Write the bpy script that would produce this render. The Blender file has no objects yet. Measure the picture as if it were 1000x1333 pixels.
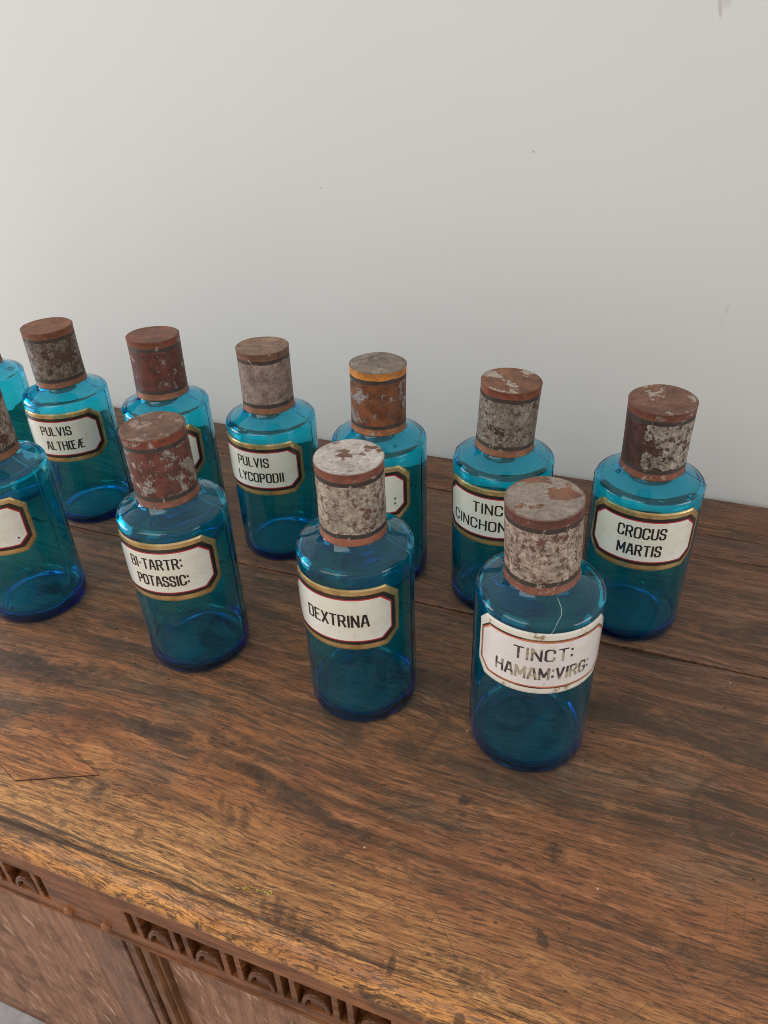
import bpy, bmesh, math, random
from math import sin, cos, pi, radians, sqrt, floor
from mathutils import Vector, Matrix, noise as mnoise

scene = bpy.context.scene
COL = scene.collection
S = 0.0425                 # one unit (bottle radius) in metres
ZT = 10.9 * S              # height of the chest top over the floor
random.seed(4)

# ------------------------------------------------------------------ camera
F_PX, PITCH, ROLL, HC = 982.67, radians(33.5626), radians(-2.4155), 10.8235
YAW = radians(22.2643)
cd = bpy.data.cameras.new('camera')
cam = bpy.data.objects.new('camera', cd)
COL.objects.link(cam)
cd.sensor_fit = 'VERTICAL'
cd.sensor_height = 24.0
cd.lens = F_PX / 1333.0 * 24.0
cd.clip_start = 0.01
cd.clip_end = 50
fw = Vector((0, cos(PITCH), -sin(PITCH)))
rt = Vector((1, 0, 0))
up = rt.cross(fw)
r2 = cos(ROLL) * rt + sin(ROLL) * up
u2 = cos(ROLL) * up - sin(ROLL) * rt
MR = Matrix.Rotation(YAW, 3, 'Z')
r2, u2, f2 = MR @ r2, MR @ u2, MR @ fw
cam.matrix_world = Matrix(((r2.x, u2.x, -f2.x, 0), (r2.y, u2.y, -f2.y, 0),
                           (r2.z, u2.z, -f2.z, HC * S + ZT), (0, 0, 0, 1)))
scene.camera = cam

# ------------------------------------------------------------------ world, lamps, exposure
w = bpy.data.worlds.new('World')
scene.world = w
w.use_nodes = True
bg = w.node_tree.nodes['Background']
bg.inputs[0].default_value = (1.0, 0.98, 0.95, 1)
bg.inputs[1].default_value = 0.56


def area(name, loc, target, sx, sy, power, col):
    ld = bpy.data.lights.new(name, 'AREA')
    ld.shape = 'RECTANGLE'
    ld.size, ld.size_y, ld.energy, ld.color = sx, sy, power, col
    o = bpy.data.objects.new(name, ld)
    o.location = loc
    o.rotation_euler = (Vector(target) - Vector(loc)).to_track_quat('-Z', 'Y').to_euler()
    COL.objects.link(o)
    return o


area('window_light', (-3.0, 0.22, 0.86), (0.0, 0.62, 0.52), 2.0, 1.3, 50, (0.92, 0.96, 1.0))
area('right_fill_light', (2.6, 0.10, 0.86), (-0.3, 0.65, 0.50), 1.6, 1.1, 20, (0.92, 0.96, 1.0))  # added fill for the right side and wall base, no window known there
area('high_window_light', (-0.9, -0.95, 2.1), (-0.25, 0.45, 0.46), 1.5, 1.2, 15, (1.0, 0.97, 0.93))

vs = scene.view_settings
vs.view_transform = 'Standard'
vs.look = 'None'
vs.exposure = 0.18
vs.gamma = 1.0
scene.render.engine = 'CYCLES'
cy = scene.cycles
cy.use_denoising = True
cy.max_bounces = 24
cy.transmission_bounces = 20
cy.glossy_bounces = 8
cy.diffuse_bounces = 5
cy.transparent_max_bounces = 16
cy.filter_width = 0.95
cy.blur_glossy = 0.3
cy.sample_clamp_indirect = 6


# ------------------------------------------------------------------ node helper
class NT:
    def __init__(self, name):
        self.m = bpy.data.materials.new(name)
        self.m.use_nodes = True
        self.t = self.m.node_tree
        self.t.nodes.clear()
        self.out = self.n('ShaderNodeOutputMaterial')

    def n(self, kind, **kw):
        nd = self.t.nodes.new(kind)
        for k, v in kw.items():
            setattr(nd, k, v)
        return nd

    def put(self, sock, v):
        if v is None:
            return
        if isinstance(v, bpy.types.NodeSocket):
            self.t.links.new(v, sock)
        elif isinstance(v, (tuple, list)) and sock.type == 'RGBA' and len(v) == 3:
            sock.default_value = (*v, 1)
        else:
            sock.default_value = v

    def math(self, op, a, b=None, c=None, clamp=False):
        nd = self.n('ShaderNodeMath', operation=op, use_clamp=clamp)
        for s, v in zip(nd.inputs, (a, b, c)):
            self.put(s, v)
        return nd.outputs[0]

    def vec(self, op, a, b=None):
        nd = self.n('ShaderNodeVectorMath', operation=op)
        self.put(nd.inputs[0], a)
        if b is not None:
            self.put(nd.inputs[3] if op == 'SCALE' else nd.inputs[1], b)
        return nd.outputs[1] if op in ('LENGTH', 'DISTANCE', 'DOT_PRODUCT') else nd.outputs[0]

    def xyz(self, v):
        nd = self.n('ShaderNodeSeparateXYZ')
        self.put(nd.inputs[0], v)
        return nd.outputs

    def comb(self, x, y, z):
        nd = self.n('ShaderNodeCombineXYZ')
        for s, v in zip(nd.inputs, (x, y, z)):
            self.put(s, v)
        return nd.outputs[0]

    def noise(self, v, scale=1.0, detail=3.0, rough=0.5, dist=0.0):
        nd = self.n('ShaderNodeTexNoise')
        self.put(nd.inputs['Vector'], v)
        nd.inputs['Scale'].default_value = scale
        nd.inputs['Detail'].default_value = detail
        nd.inputs['Roughness'].default_value = rough
        nd.inputs['Distortion'].default_value = dist
        return nd.outputs['Fac']

    def step(self, v, a, b):
        nd = self.n('ShaderNodeMapRange', interpolation_type='SMOOTHSTEP')
        self.put(nd.inputs[0], v)
        self.put(nd.inputs[1], a)
        self.put(nd.inputs[2], b)
        return nd.outputs[0]

    def lin(self, v, a, b, c, d):
        nd = self.n('ShaderNodeMapRange')
        for s, x in zip(nd.inputs, (v, a, b, c, d)):
            self.put(s, x)
        return nd.outputs[0]

    def mix(self, f, a, b, mode='MIX'):
        nd = self.n('ShaderNodeMix', data_type='RGBA', blend_type=mode)
        self.put(nd.inputs[0], f)
        self.put(nd.inputs[6], a)
        self.put(nd.inputs[7], b)
        return nd.outputs[2]

    def bump(self, h, strength=0.3, dist=0.001, normal=None):
        nd = self.n('ShaderNodeBump')
        nd.inputs['Strength'].default_value = strength
        nd.inputs['Distance'].default_value = dist
        self.put(nd.inputs['Height'], h)
        self.put(nd.inputs['Normal'], normal)
        return nd.outputs[0]

    def obj(self, base=(0, 0, 0), scale=1 / S):
        tc = self.n('ShaderNodeTexCoord').outputs['Object']
        v = self.vec('ADD', tc, tuple(base))
        return self.vec('SCALE', v, scale)

    def bsdf(self, color, rough=0.5, metal=0.0, normal=None, coat=0.0, coat_rough=0.05, spec=0.5, coat_normal=None):
        b = self.n('ShaderNodeBsdfPrincipled')
        self.put(b.inputs['Base Color'], color)
        self.put(b.inputs['Roughness'], rough)
        self.put(b.inputs['Metallic'], metal)
        self.put(b.inputs['Normal'], normal)
        self.put(b.inputs['Coat Weight'], coat)
        self.put(b.inputs['Coat Roughness'], coat_rough)
        self.put(b.inputs['Specular IOR Level'], spec)
        self.t.links.new(b.outputs[0], self.out.inputs['Surface'])
        return self.m


CB = (-5.5 * S, 11.0 * S, 0.0)       # base of the chest


def spots(t, V, items, wob):
    """dark marks with a place of their own: (x, y, rx, ry, degrees, strength)"""
    X, Y, _ = t.xyz(V)
    acc = None
    for x, y, rx, ry, a, st in items:
        c, s = cos(radians(a)), sin(radians(a))
        dx = t.math('SUBTRACT', X, x)
        dy = t.math('SUBTRACT', Y, y)
        u = t.math('MULTIPLY_ADD', dx, c / rx, t.math('MULTIPLY', dy, s / rx))
        v = t.math('MULTIPLY_ADD', dy, c / ry, t.math('MULTIPLY', dx, -s / ry))
        d = t.math('ADD', t.math('MULTIPLY', u, u), t.math('MULTIPLY', v, v))
        d = t.math('ADD', d, wob)
        m = t.math('MULTIPLY', t.step(d, 1.5, 0.1), st)
        acc = m if acc is None else t.math('MAXIMUM', acc, m)
    return acc


def wood_top(name, seed, light=1.0, gray=0.0, marks=()):
    t = NT(name)
    U = t.obj(CB)
    X, Y, Z = t.xyz(U)
    warp = t.math('SUBTRACT', t.noise(t.comb(t.math('MULTIPLY', X, 0.10), t.math('MULTIPLY', Y, 0.26), seed), 1, 2, 0.5), 0.5)
    warp2 = t.math('SUBTRACT', t.noise(t.comb(t.math('MULTIPLY', X, 0.9), t.math('MULTIPLY', Y, 1.2), seed + 3), 1, 3, 0.5), 0.5)
    Yw = t.math('ADD', Y, t.math('ADD', t.math('MULTIPLY', warp, 1.3), t.math('MULTIPLY', warp2, 0.11)))

    def V(sx, sy, k):
        return t.comb(t.math('MULTIPLY', X, sx), t.math('MULTIPLY', Yw, sy), seed + k)
    Yk = t.math('ADD', Y, t.math('ADD', t.math('MULTIPLY', warp, 3.6), t.math('MULTIPLY', warp2, 0.30)))

    def V2(sx, sy, k):
        return t.comb(t.math('MULTIPLY', X, sx), t.math('MULTIPLY', Yk, sy), seed + k)
    cont = t.noise(V(0.07, 0.42, 5), 1, 2.5, 0.5)
    rings = t.math('MULTIPLY_ADD', t.math('SINE', t.math('MULTIPLY', cont, 130.0)), 0.5, 0.5)
    streak = t.noise(V(0.22, 6.0, 9), 1, 10, 0.78)
    fine = t.noise(V(1.2, 24, 13), 1, 7, 0.78)
    fib = t.noise(V(5, 85, 17), 1, 3, 0.6)
    big = t.noise(V(0.22, 0.5, 21), 1, 4, 0.55)
    cloud = t.noise(t.comb(X, Y, seed + 25), 0.8, 5, 0.6)
    # base tones
    mid = t.mix(t.step(streak, 0.30, 0.68), (0.085, 0.030, 0.012), (0.48, 0.195, 0.075))
    mid = t.mix(t.math('MULTIPLY', t.step(big, 0.36, 0.64), 0.60), mid, (0.47, 0.180, 0.064))
    mid = t.mix(t.math('MULTIPLY', rings, 0.30), mid, (0.085, 0.036, 0.016))
    # greyer, duller to back and right, partly painted light falloff; polished-away ochre in front
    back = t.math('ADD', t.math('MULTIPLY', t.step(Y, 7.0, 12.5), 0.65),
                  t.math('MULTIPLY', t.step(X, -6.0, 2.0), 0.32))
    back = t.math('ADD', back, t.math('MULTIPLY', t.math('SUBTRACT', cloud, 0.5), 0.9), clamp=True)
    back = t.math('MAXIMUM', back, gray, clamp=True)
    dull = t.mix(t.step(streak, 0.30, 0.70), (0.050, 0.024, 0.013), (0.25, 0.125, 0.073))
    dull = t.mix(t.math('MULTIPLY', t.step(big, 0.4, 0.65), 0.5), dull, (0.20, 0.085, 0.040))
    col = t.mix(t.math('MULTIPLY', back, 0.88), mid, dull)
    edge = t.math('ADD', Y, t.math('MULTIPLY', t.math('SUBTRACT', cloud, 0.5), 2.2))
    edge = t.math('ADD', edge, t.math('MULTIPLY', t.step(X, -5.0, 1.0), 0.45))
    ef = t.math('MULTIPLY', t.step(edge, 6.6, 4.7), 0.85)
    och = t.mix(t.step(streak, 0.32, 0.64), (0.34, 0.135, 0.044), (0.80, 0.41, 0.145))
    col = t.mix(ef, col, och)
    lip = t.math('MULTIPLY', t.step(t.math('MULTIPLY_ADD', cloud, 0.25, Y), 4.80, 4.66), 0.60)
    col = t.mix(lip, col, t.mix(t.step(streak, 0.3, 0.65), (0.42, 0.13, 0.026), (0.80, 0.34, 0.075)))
    # dark figure streaks that follow the grain
    dk = t.math('MULTIPLY_ADD', fine, 0.26, t.noise(V2(0.085, 1.30, 31), 1, 9, 0.70))
    dk = t.math('MULTIPLY', t.step(dk, 0.625, 0.735), t.step(cloud, 0.30, 0.48))
    dk2 = t.math('MULTIPLY_ADD', fine, 0.25, t.noise(V(0.13, 4.2, 37), 1, 8, 0.7))
    dk2 = t.math('MULTIPLY', t.step(dk2, 0.66, 0.76), 0.7)
    dkk = t.math('MAXIMUM', t.math('MULTIPLY', dk, 0.82), t.math('MULTIPLY', dk2, 0.62))
    col = t.mix(dkk, col, (0.060, 0.040, 0.024))
    pt = t.noise(t.comb(t.math('MULTIPLY', X, 0.42), t.math('MULTIPLY', Y, 0.75), seed + 101), 1, 6, 0.68)
    col = t.mix(t.math('MULTIPLY', t.step(pt, 0.53, 0.68), 0.45), col, t.mix(streak, (0.14, 0.042, 0.018), (0.40, 0.135, 0.055)))
    col = t.mix(t.math('MULTIPLY', t.step(pt, 0.47, 0.32), 0.38), col, t.mix(streak, (0.075, 0.055, 0.036), (0.28, 0.205, 0.135)))
    # open pores, fibres
    col = t.mix(t.math('MULTIPLY', t.step(fine, 0.48, 0.66), 0.62), col, (0.045, 0.026, 0.015))
    pores = t.math('MULTIPLY', t.step(fib, 0.56, 0.66), t.lin(ef, 0, 0.85, 0.40, 0.85))
    col = t.mix(pores, col, (0.035, 0.02, 0.012))
    # short dark ticks of open grain, big enough to see one by one
    tk = t.noise(V(1.9, 19, 71), 1, 5, 0.72)
    tg = t.noise(V(0.35, 1.3, 75), 1, 4, 0.6)
    tkm = t.math('MULTIPLY', t.step(tk, 0.55, 0.585), t.math('MAXIMUM', t.step(tg, 0.42, 0.58), t.math('MULTIPLY', ef, 1.1)), clamp=True)
    col = t.mix(t.math('MULTIPLY', tkm, 0.60), col, (0.050, 0.029, 0.017))
    tk2 = t.noise(V(3.2, 30, 79), 1, 3, 0.6)
    col = t.mix(t.math('MULTIPLY', t.step(tk2, 0.56, 0.60), 0.65), col, (0.055, 0.030, 0.018))
    tl = t.noise(V(1.1, 12, 83), 1, 5, 0.7)
    col = t.mix(t.math('MULTIPLY', t.step(tl, 0.56, 0.64), 0.35), col, t.mix(1.0, col, (1.7, 1.75, 1.8), 'MULTIPLY'))
    # random nicks across the grain and pale dust specks
    vo = t.n('ShaderNodeTexVoronoi', feature='F1')
    t.put(vo.inputs['Vector'], t.comb(t.math('MULTIPLY', X, 1.9), t.math('MULTIPLY', Y, 2.7), seed + 41))
    vo.inputs['Scale'].default_value = 1.0
    vcol = t.xyz(vo.outputs['Color'])
    nick = t.math('MULTIPLY', t.step(t.math('SUBTRACT', vo.outputs['Distance'], t.math('MULTIPLY', vcol[0], 0.11)), 0.0, -0.05),
                  t.step(vcol[1], 0.45, 0.60))
    nick = t.math('MULTIPLY', nick, t.step(t.noise(U, 9, 3, 0.6), 0.40, 0.56))
    v3 = t.n('ShaderNodeTexVoronoi', feature='F1')
    t.put(v3.inputs['Vector'], t.comb(t.math('MULTIPLY_ADD', Y, 1.6, t.math('MULTIPLY', X, 3.6)), t.math('MULTIPLY_ADD', X, -1.5, t.math('MULTIPLY', Y, 6.0)), seed + 47))
    v3.inputs['Scale'].default_value = 1.0
    c3 = t.xyz(v3.outputs['Color'])
    nk2 = t.math('MULTIPLY', t.step(t.math('SUBTRACT', v3.outputs['Distance'], t.math('MULTIPLY', c3[0], 0.17)), 0.0, -0.06), t.step(c3[1], 0.40, 0.52))
    nick = t.math('MAXIMUM', nick, t.math('MULTIPLY', nk2, 0.8))
    sp = t.math('SUBTRACT', t.noise(t.comb(X, Y, seed), 5.5, 5, 0.7), 0.5)
    # blotchy wear in the polish
    mot = t.noise(t.comb(t.math('MULTIPLY', X, 1.6), t.math('MULTIPLY', Y, 3.2), seed + 61), 1, 8, 0.75)
    col = t.mix(t.math('MULTIPLY', t.step(mot, 0.50, 0.68), 0.50), col, (0.080, 0.036, 0.018))
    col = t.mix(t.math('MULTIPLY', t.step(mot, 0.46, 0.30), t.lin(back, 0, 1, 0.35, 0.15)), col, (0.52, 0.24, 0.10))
    allm = t.math('MULTIPLY', nick, 0.85)
    if marks:
        allm = t.math('MAXIMUM', allm, t.math('MULTIPLY', spots(t, U, marks, t.math('MULTIPLY_ADD', sp, 6.0, t.math('MULTIPLY', t.math('SUBTRACT', fine, 0.5), 5.0))), 0.78))
    col = t.mix(allm, col, (0.022, 0.015, 0.012))
    # dirt packed in the two lines scribed along the front edge
    gw = t.math('SUBTRACT', t.noise(t.comb(t.math('MULTIPLY', X, 1.2), t.math('MULTIPLY', Y, 3), 2.0), 1, 6, 0.7), 0.5)
    g1 = t.step(t.math('ABSOLUTE', t.math('ADD', t.math('SUBTRACT', Y, 4.672), t.math('MULTIPLY', gw, 0.12))), 0.052, 0.010)
    g1 = t.math('MULTIPLY', g1, t.step(gw, -0.26, -0.12))
    g1 = t.math('MULTIPLY', g1, t.step(X, -0.9, -2.8))
    g2 = t.step(t.math('ABSOLUTE', t.math('ADD', t.math('SUBTRACT', Y, t.math('MULTIPLY_ADD', X, -0.020, 4.66)), t.math('MULTIPLY', gw, 0.10))), 0.040, 0.012)
    g2 = t.math('MULTIPLY', g2, t.math('MULTIPLY', t.step(X, -5.2, -6.6), t.step(gw, -0.25, -0.1)))
    allm = t.math('MAXIMUM', allm, t.math('MULTIPLY', t.math('MAXIMUM', g1, g2), 0.45))
    col = t.mix(t.math('MULTIPLY', t.math('MAXIMUM', g1, g2), 0.75), col, (0.060, 0.042, 0.032))
    # fine cross-grain crackle in the polish of the front edge
    ck = t.n('ShaderNodeTexVoronoi', feature='DISTANCE_TO_EDGE')
    t.put(ck.inputs['Vector'], t.vec('ADD', t.vec('MULTIPLY', U, (2.6, 5.2, 5.2)), t.vec('SCALE', t.comb(gw, warp2, 0.0), 2.5)))
    ck.inputs['Scale'].default_value = 1.0
    ckm = t.math('MULTIPLY', t.step(ck.outputs['Distance'], 0.045, 0.01), t.step(Y, 5.0, 4.7))
    ckm = t.math('MULTIPLY', ckm, t.step(cloud, 0.42, 0.56))
    col = t.mix(t.math('MULTIPLY', ckm, 0.65), col, (0.12, 0.045, 0.018))
    # scratches: thin lines in a few directions
    scr = None
    for k, (a, fr, th) in enumerate(((0.9, 1.1, 0.010), (2.3, 0.8, 0.008), (1.5, 1.4, 0.007))):
        c, s = cos(a), sin(a)
        p = t.math('ADD', t.math('MULTIPLY', X, c), t.math('MULTIPLY', Y, s))
        q = t.math('ADD', t.math('MULTIPLY', X, -s), t.math('MULTIPLY', Y, c))
        vv = t.n('ShaderNodeTexVoronoi', feature='F1')
        t.put(vv.inputs['Vector'], t.comb(t.math('MULTIPLY', p, fr * 0.55), t.math('MULTIPLY', q, fr * 5.0), seed + k * 7))
        vv.inputs['Scale'].default_value = 1
        vx = t.xyz(vv.outputs['Position'])
        dy = t.math('ABSOLUTE', t.math('SUBTRACT', t.math('MULTIPLY', q, fr * 5.0), vx[1]))
        dx = t.math('ABSOLUTE', t.math('SUBTRACT', t.math('MULTIPLY', p, fr * 0.55), vx[0]))
        m = t.math('MULTIPLY', t.step(dy, 0.055, 0.02), t.step(dx, 0.26, 0.16))
        m = t.math('MULTIPLY', m, t.step(t.xyz(vv.outputs['Color'])[2], 0.86, 0.90))
        scr = m if scr is None else t.math('MAXIMUM', scr, m)
    col = t.mix(t.math('MULTIPLY', scr, 0.35), col, (0.045, 0.030, 0.022))
    # faint rings left by the feet of bottles that once stood elsewhere
    for rx, ry, rr_, st in ((-3.55, 8.75, 0.98, 0.42), (2.6, 8.6, 1.0, 0.38), (-6.35, 8.1, 0.95, 0.22)):
        dd = t.vec('DISTANCE', t.comb(X, Y, 0.0), (rx, ry, 0.0))
        dd = t.math('ABSOLUTE', t.math('SUBTRACT', dd, rr_))
        rm = t.math('MULTIPLY', t.step(dd, 0.075, 0.01), t.step(cloud, 0.44, 0.60))
        col = t.mix(t.math('MULTIPLY', rm, st), col, (0.04, 0.028, 0.02))
    ps = t.noise(t.comb(t.math('MULTIPLY_ADD', Y, 1.5, t.math('MULTIPLY', X, 0.9)), t.math('MULTIPLY_ADD', X, -13.0, t.math('MULTIPLY', Y, 8.0)), seed + 90), 1, 2, 0.5)
    col = t.mix(t.math('MULTIPLY', t.step(ps, 0.76, 0.79), 0.3), col, (0.60, 0.36, 0.20))
    v2 = t.n('ShaderNodeTexVoronoi', feature='F1')
    t.put(v2.inputs['Vector'], t.comb(X, Y, 0.0))
    v2.inputs['Scale'].default_value = 2.3
    c2 = t.xyz(v2.outputs['Color'])
    dust = t.math('MULTIPLY', t.step(v2.outputs['Distance'], 0.055, 0.03), t.step(c2[0], 0.80, 0.82))
    col = t.mix(t.math('MULTIPLY', dust, 0.75), col, (0.62, 0.50, 0.38))
    hgt = t.math('SUBTRACT', 1.0, t.math('MAXIMUM', t.math('MULTIPLY', pores, 0.9), allm))
    hgt = t.math('MULTIPLY_ADD', scr, -0.7, hgt)
    hgt = t.math('MULTIPLY_ADD', streak, 0.8, hgt)
    nr = t.bump(hgt, 0.55, 0.00035)
    wave = t.noise(V(0.5, 1.6, 50), 1, 3, 0.5)
    nr = t.bump(wave, 0.5, 0.002, nr)
    rough = t.math('MULTIPLY_ADD', cloud, 0.25, t.math('MULTIPLY_ADD', fine, 0.34, 0.20))
    rough = t.math('MULTIPLY_ADD', allm, 0.2, rough)
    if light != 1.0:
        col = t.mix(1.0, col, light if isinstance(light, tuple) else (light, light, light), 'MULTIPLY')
    return t.bsdf(col, rough, 0, nr, 0.20, t.lin(cloud, 0.3, 0.7, 0.12, 0.34), spec=0.30)


def wood_carved(name, c0, c1, along='X', rough0=0.30, flecks=0.0, seed=0.0, shade=1.0, fleckcol=(0.50, 0.30, 0.20)):
    t = NT(name)
    U = t.obj(CB)
    X, Y, Z = t.xyz(U)
    a, b = (X, Z) if along == 'X' else (Z, X)
    b2 = t.math('ADD', b, Y)
    streak = t.noise(t.comb(t.math('MULTIPLY', a, 0.6), t.math('MULTIPLY', b2, 6), seed), 1, 6, 0.65)
    fine = t.noise(t.comb(t.math('MULTIPLY', a, 4), t.math('MULTIPLY', b2, 42), seed + 2), 1, 4, 0.6)
    blot = t.noise(t.vec('ADD', U, (seed, 0, 0)), 1.3, 5, 0.6)
    col = t.mix(t.step(streak, 0.3, 0.7), c0, c1)
    col = t.mix(t.math('MULTIPLY', t.step(blot, 0.45, 0.7), 0.6), col, tuple(x * 0.4 for x in c0))
    col = t.mix(t.math('MULTIPLY', t.step(fine, 0.55, 0.68), 0.6), col, tuple(x * 0.35 for x in c0))
    if flecks:
        g = t.math('MULTIPLY_ADD', Z, 0.28, X)
        h = t.math('MULTIPLY_ADD', X, -0.25, Z)
        g = t.math('MULTIPLY_ADD', t.noise(U, 0.45, 2, 0.5), 0.9, g)
        nf = t.noise(t.comb(t.math('MULTIPLY', g, 8.0), t.math('MULTIPLY', h, 1.3), seed + 5), 1, 1.5, 0.5)
        gate = t.noise(t.vec('ADD', U, (7, seed, 0)), 1.1, 2, 0.5)
        fl = t.math('MULTIPLY', t.step(nf, 0.632, 0.655), t.step(gate, 0.32, 0.50))
        col = t.mix(t.math('MULTIPLY', fl, flecks), col, fleckcol)
    nr = t.bump(t.math('ADD', fine, t.math('MULTIPLY', streak, 0.8)), 0.35, 0.0004)
    nr = t.bump(t.noise(U, 2.2, 3, 0.5), 0.35, 0.002, nr)
    return t.bsdf(col, t.math('MULTIPLY_ADD', blot, 0.25, rough0), 0, nr, spec=0.3)


def glass_mat():
    t = NT('blue_bottle_glass')
    b = t.n('ShaderNodeBsdfPrincipled')
    b.inputs['Base Color'].default_value = (1, 1, 1, 1)
    b.inputs['Roughness'].default_value = 0.0
    b.inputs['IOR'].default_value = 1.48
    b.inputs['Transmission Weight'].default_value = 1.0
    U = t.obj()
    nr = t.bump(t.noise(U, 1.6, 2, 0.45), 0.35, 0.0016)
    t.put(b.inputs['Normal'], nr)
    # old glass is faintly cloudy: a little of the light scatters at its surface
    df = t.n('ShaderNodeBsdfDiffuse')
    df.inputs['Color'].default_value = (0.0, 0.32, 0.58, 1)
    mx = t.n('ShaderNodeMixShader')
    t.put(mx.inputs[0], t.lin(t.noise(U, 1.1, 5, 0.6), 0.3, 0.7, 0.015, 0.045))
    t.t.links.new(b.outputs[0], mx.inputs[1])
    t.t.links.new(df.outputs[0], mx.inputs[2])
    t.t.links.new(mx.outputs[0], t.out.inputs['Surface'])
    va = t.n('ShaderNodeVolumeAbsorption')
    va.inputs['Color'].default_value = (0.0, 0.888, 0.953, 1)
    va.inputs['Density'].default_value = 720.0
    t.t.links.new(va.outputs[0], t.out.inputs['Volume'])
    return t.m


def lid_mat(name, paint, chip, cover, scale, disc, dchip, dcover, band, low, seed, speck=0.0, bandk=(0.045, 0.034, 0.028), side=None, dscale=None, ang_amt=0.19, blackgone=0.0):
    """painted tin: chips show the bare zinc; bands by height"""
    t = NT(name)
    U = t.obj()
    X, Y, Z = t.xyz(U)
    h = t.math('SUBTRACT', Z, 0.0)
    scale *= 1.35
    N3 = t.vec('ADD', U, (seed, seed * 0.7, 0))
    wob = t.math('MULTIPLY', t.math('SUBTRACT', t.noise(N3, 3.0, 4, 0.6), 0.5), 0.055)
    hz = t.math('ADD', h, wob)
    n1 = t.noise(N3, scale, 7, 0.72)
    n2 = t.noise(t.vec('ADD', U, (seed + 9, 3, 1)), 1.6, 2, 0.5)
    n = t.math('MULTIPLY_ADD', t.math('SUBTRACT', n2, 0.5), ang_amt * 2, n1)
    if side is not None:      # one side of the tin has lost more paint
        d = t.math('MULTIPLY_ADD', X, side[0], t.math('MULTIPLY', Y, side[1]))
        n = t.math('ADD', n, t.math('MULTIPLY', t.step(d, side[2] - 0.06, side[2] + 0.10), side[3]))
    thr = 1 - cover
    cm = t.step(n, thr, thr + 0.018)
    tone = t.noise(N3, 5, 6, 0.7)
    pc = t.mix(t.step(tone, 0.38, 0.62), tuple(c * 0.55 for c in paint), tuple(min(1, c * 1.2) for c in paint))
    cc = t.mix(t.step(t.noise(N3, 11, 5, 0.75), 0.36, 0.64), tuple(c * 0.55 for c in chip), tuple(min(1, c * 1.25) for c in chip))
    body = t.mix(cm, pc, cc)
    if speck:
        sm = t.step(t.noise(t.vec('ADD', U, (2, seed, 5)), 13, 4, 0.65), 0.60 - speck, 0.64 - speck)
        body = t.mix(t.math('MULTIPLY', sm, 0.8), body, tuple(c * 0.5 for c in paint))
    sm2 = t.math('MULTIPLY', cm, t.step(t.noise(t.vec('ADD', U, (5, seed, 9)), 9, 6, 0.75), 0.545, 0.575))
    body = t.mix(t.math('MULTIPLY', sm2, 0.85), body, tuple(c * 0.9 for c in paint))
    # bands
    worn = t.noise(t.vec('ADD', U, (4, 1, seed)), 6.0, 6, 0.7)
    keep = t.step(worn, 0.63 - blackgone, 0.58 - blackgone)
    bc = t.mix(t.step(tone, 0.3, 0.7), tuple(c * 0.75 for c in band), tuple(min(1, c * 1.15) for c in band))
    lc = t.mix(t.step(tone, 0.3, 0.7), tuple(c * 0.75 for c in low), tuple(min(1, c * 1.15) for c in low))
    col = body
    m_low = t.step(hz, 0.145, 0.133)
    m_b1 = t.math('MULTIPLY', t.step(hz, 0.133, 0.145), t.step(hz, 0.232, 0.218))
    m_b2 = t.math('MULTIPLY', t.step(hz, 1.110, 1.122), t.step(hz, 1.205, 1.193))
    m_up = t.step(hz, 1.193, 1.205)
    chipb = t.step(worn, 0.60, 0.63)
    col = t.mix(m_low, col, t.mix(chipb, lc, cc))
    col = t.mix(m_up, col, t.mix(chipb, bc, cc))
    col = t.mix(t.math('MULTIPLY', t.math('MAXIMUM', m_b1, m_b2), keep), col, bandk)
    # disc
    ds = dscale or scale
    nd = t.noise(t.vec('ADD', U, (seed + 31, 5, 0)), ds * 0.6, 6, 0.66)
    nd = t.math('MULTIPLY_ADD', t.math('SUBTRACT', t.noise(t.vec('ADD', U, (seed, 11, 0)), 1.5, 2, 0.5), 0.5), 0.5, nd)
    dm = t.step(nd, 1 - dcover, 1 - dcover + 0.03)
    dp = t.mix(t.step(t.noise(N3, 2.6, 8, 0.75), 0.36, 0.64), tuple(c * 0.55 for c in disc), (disc[0] * 1.15, disc[1] * 1.25, disc[2] * 1.25))
    dc = t.mix(t.step(t.noise(N3, 14, 4, 0.7), 0.35, 0.65), tuple(c * 0.66 for c in dchip), dchip)
    dcol = t.mix(dm, dp, dc)
    rr = t.math('SQRT', t.math('ADD', t.math('MULTIPLY', X, X), t.math('MULTIPLY', Y, Y)))
    dcol = t.mix(t.math('MULTIPLY', t.step(t.math('ADD', rr, wob), 0.535, 0.56), 0.6), dcol, tuple(c * 0.55 for c in disc))
    col = t.mix(t.step(h, 1.340, 1.352), col, dcol)
    # rust specks and grime
    sp = t.step(t.noise(t.vec('ADD', U, (1, 2, seed)), 26, 3, 0.6), 0.63, 0.68)
    col = t.mix(t.math('MULTIPLY', sp, 0.45), col, (0.06, 0.03, 0.02))
    gr = t.step(t.noise(t.vec('ADD', U, (8, seed, 2)), 2.4, 8, 0.75), 0.38, 0.66)
    col = t.mix(t.math('MULTIPLY', gr, 0.42), col, (0.085, 0.052, 0.036))
    hh = t.math('MULTIPLY_ADD', cm, -0.6, t.math('MULTIPLY', tone, 0.8))
    nr = t.bump(hh, 0.8, 0.0005)
    nr = t.bump(t.noise(N3, 2.5, 3, 0.5), 0.4, 0.0012, nr)
    return t.bsdf(col, t.lin(tone, 0.3, 0.7, 0.42, 0.68), t.math('MULTIPLY', cm, 0.15), nr, spec=0.4)


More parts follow.
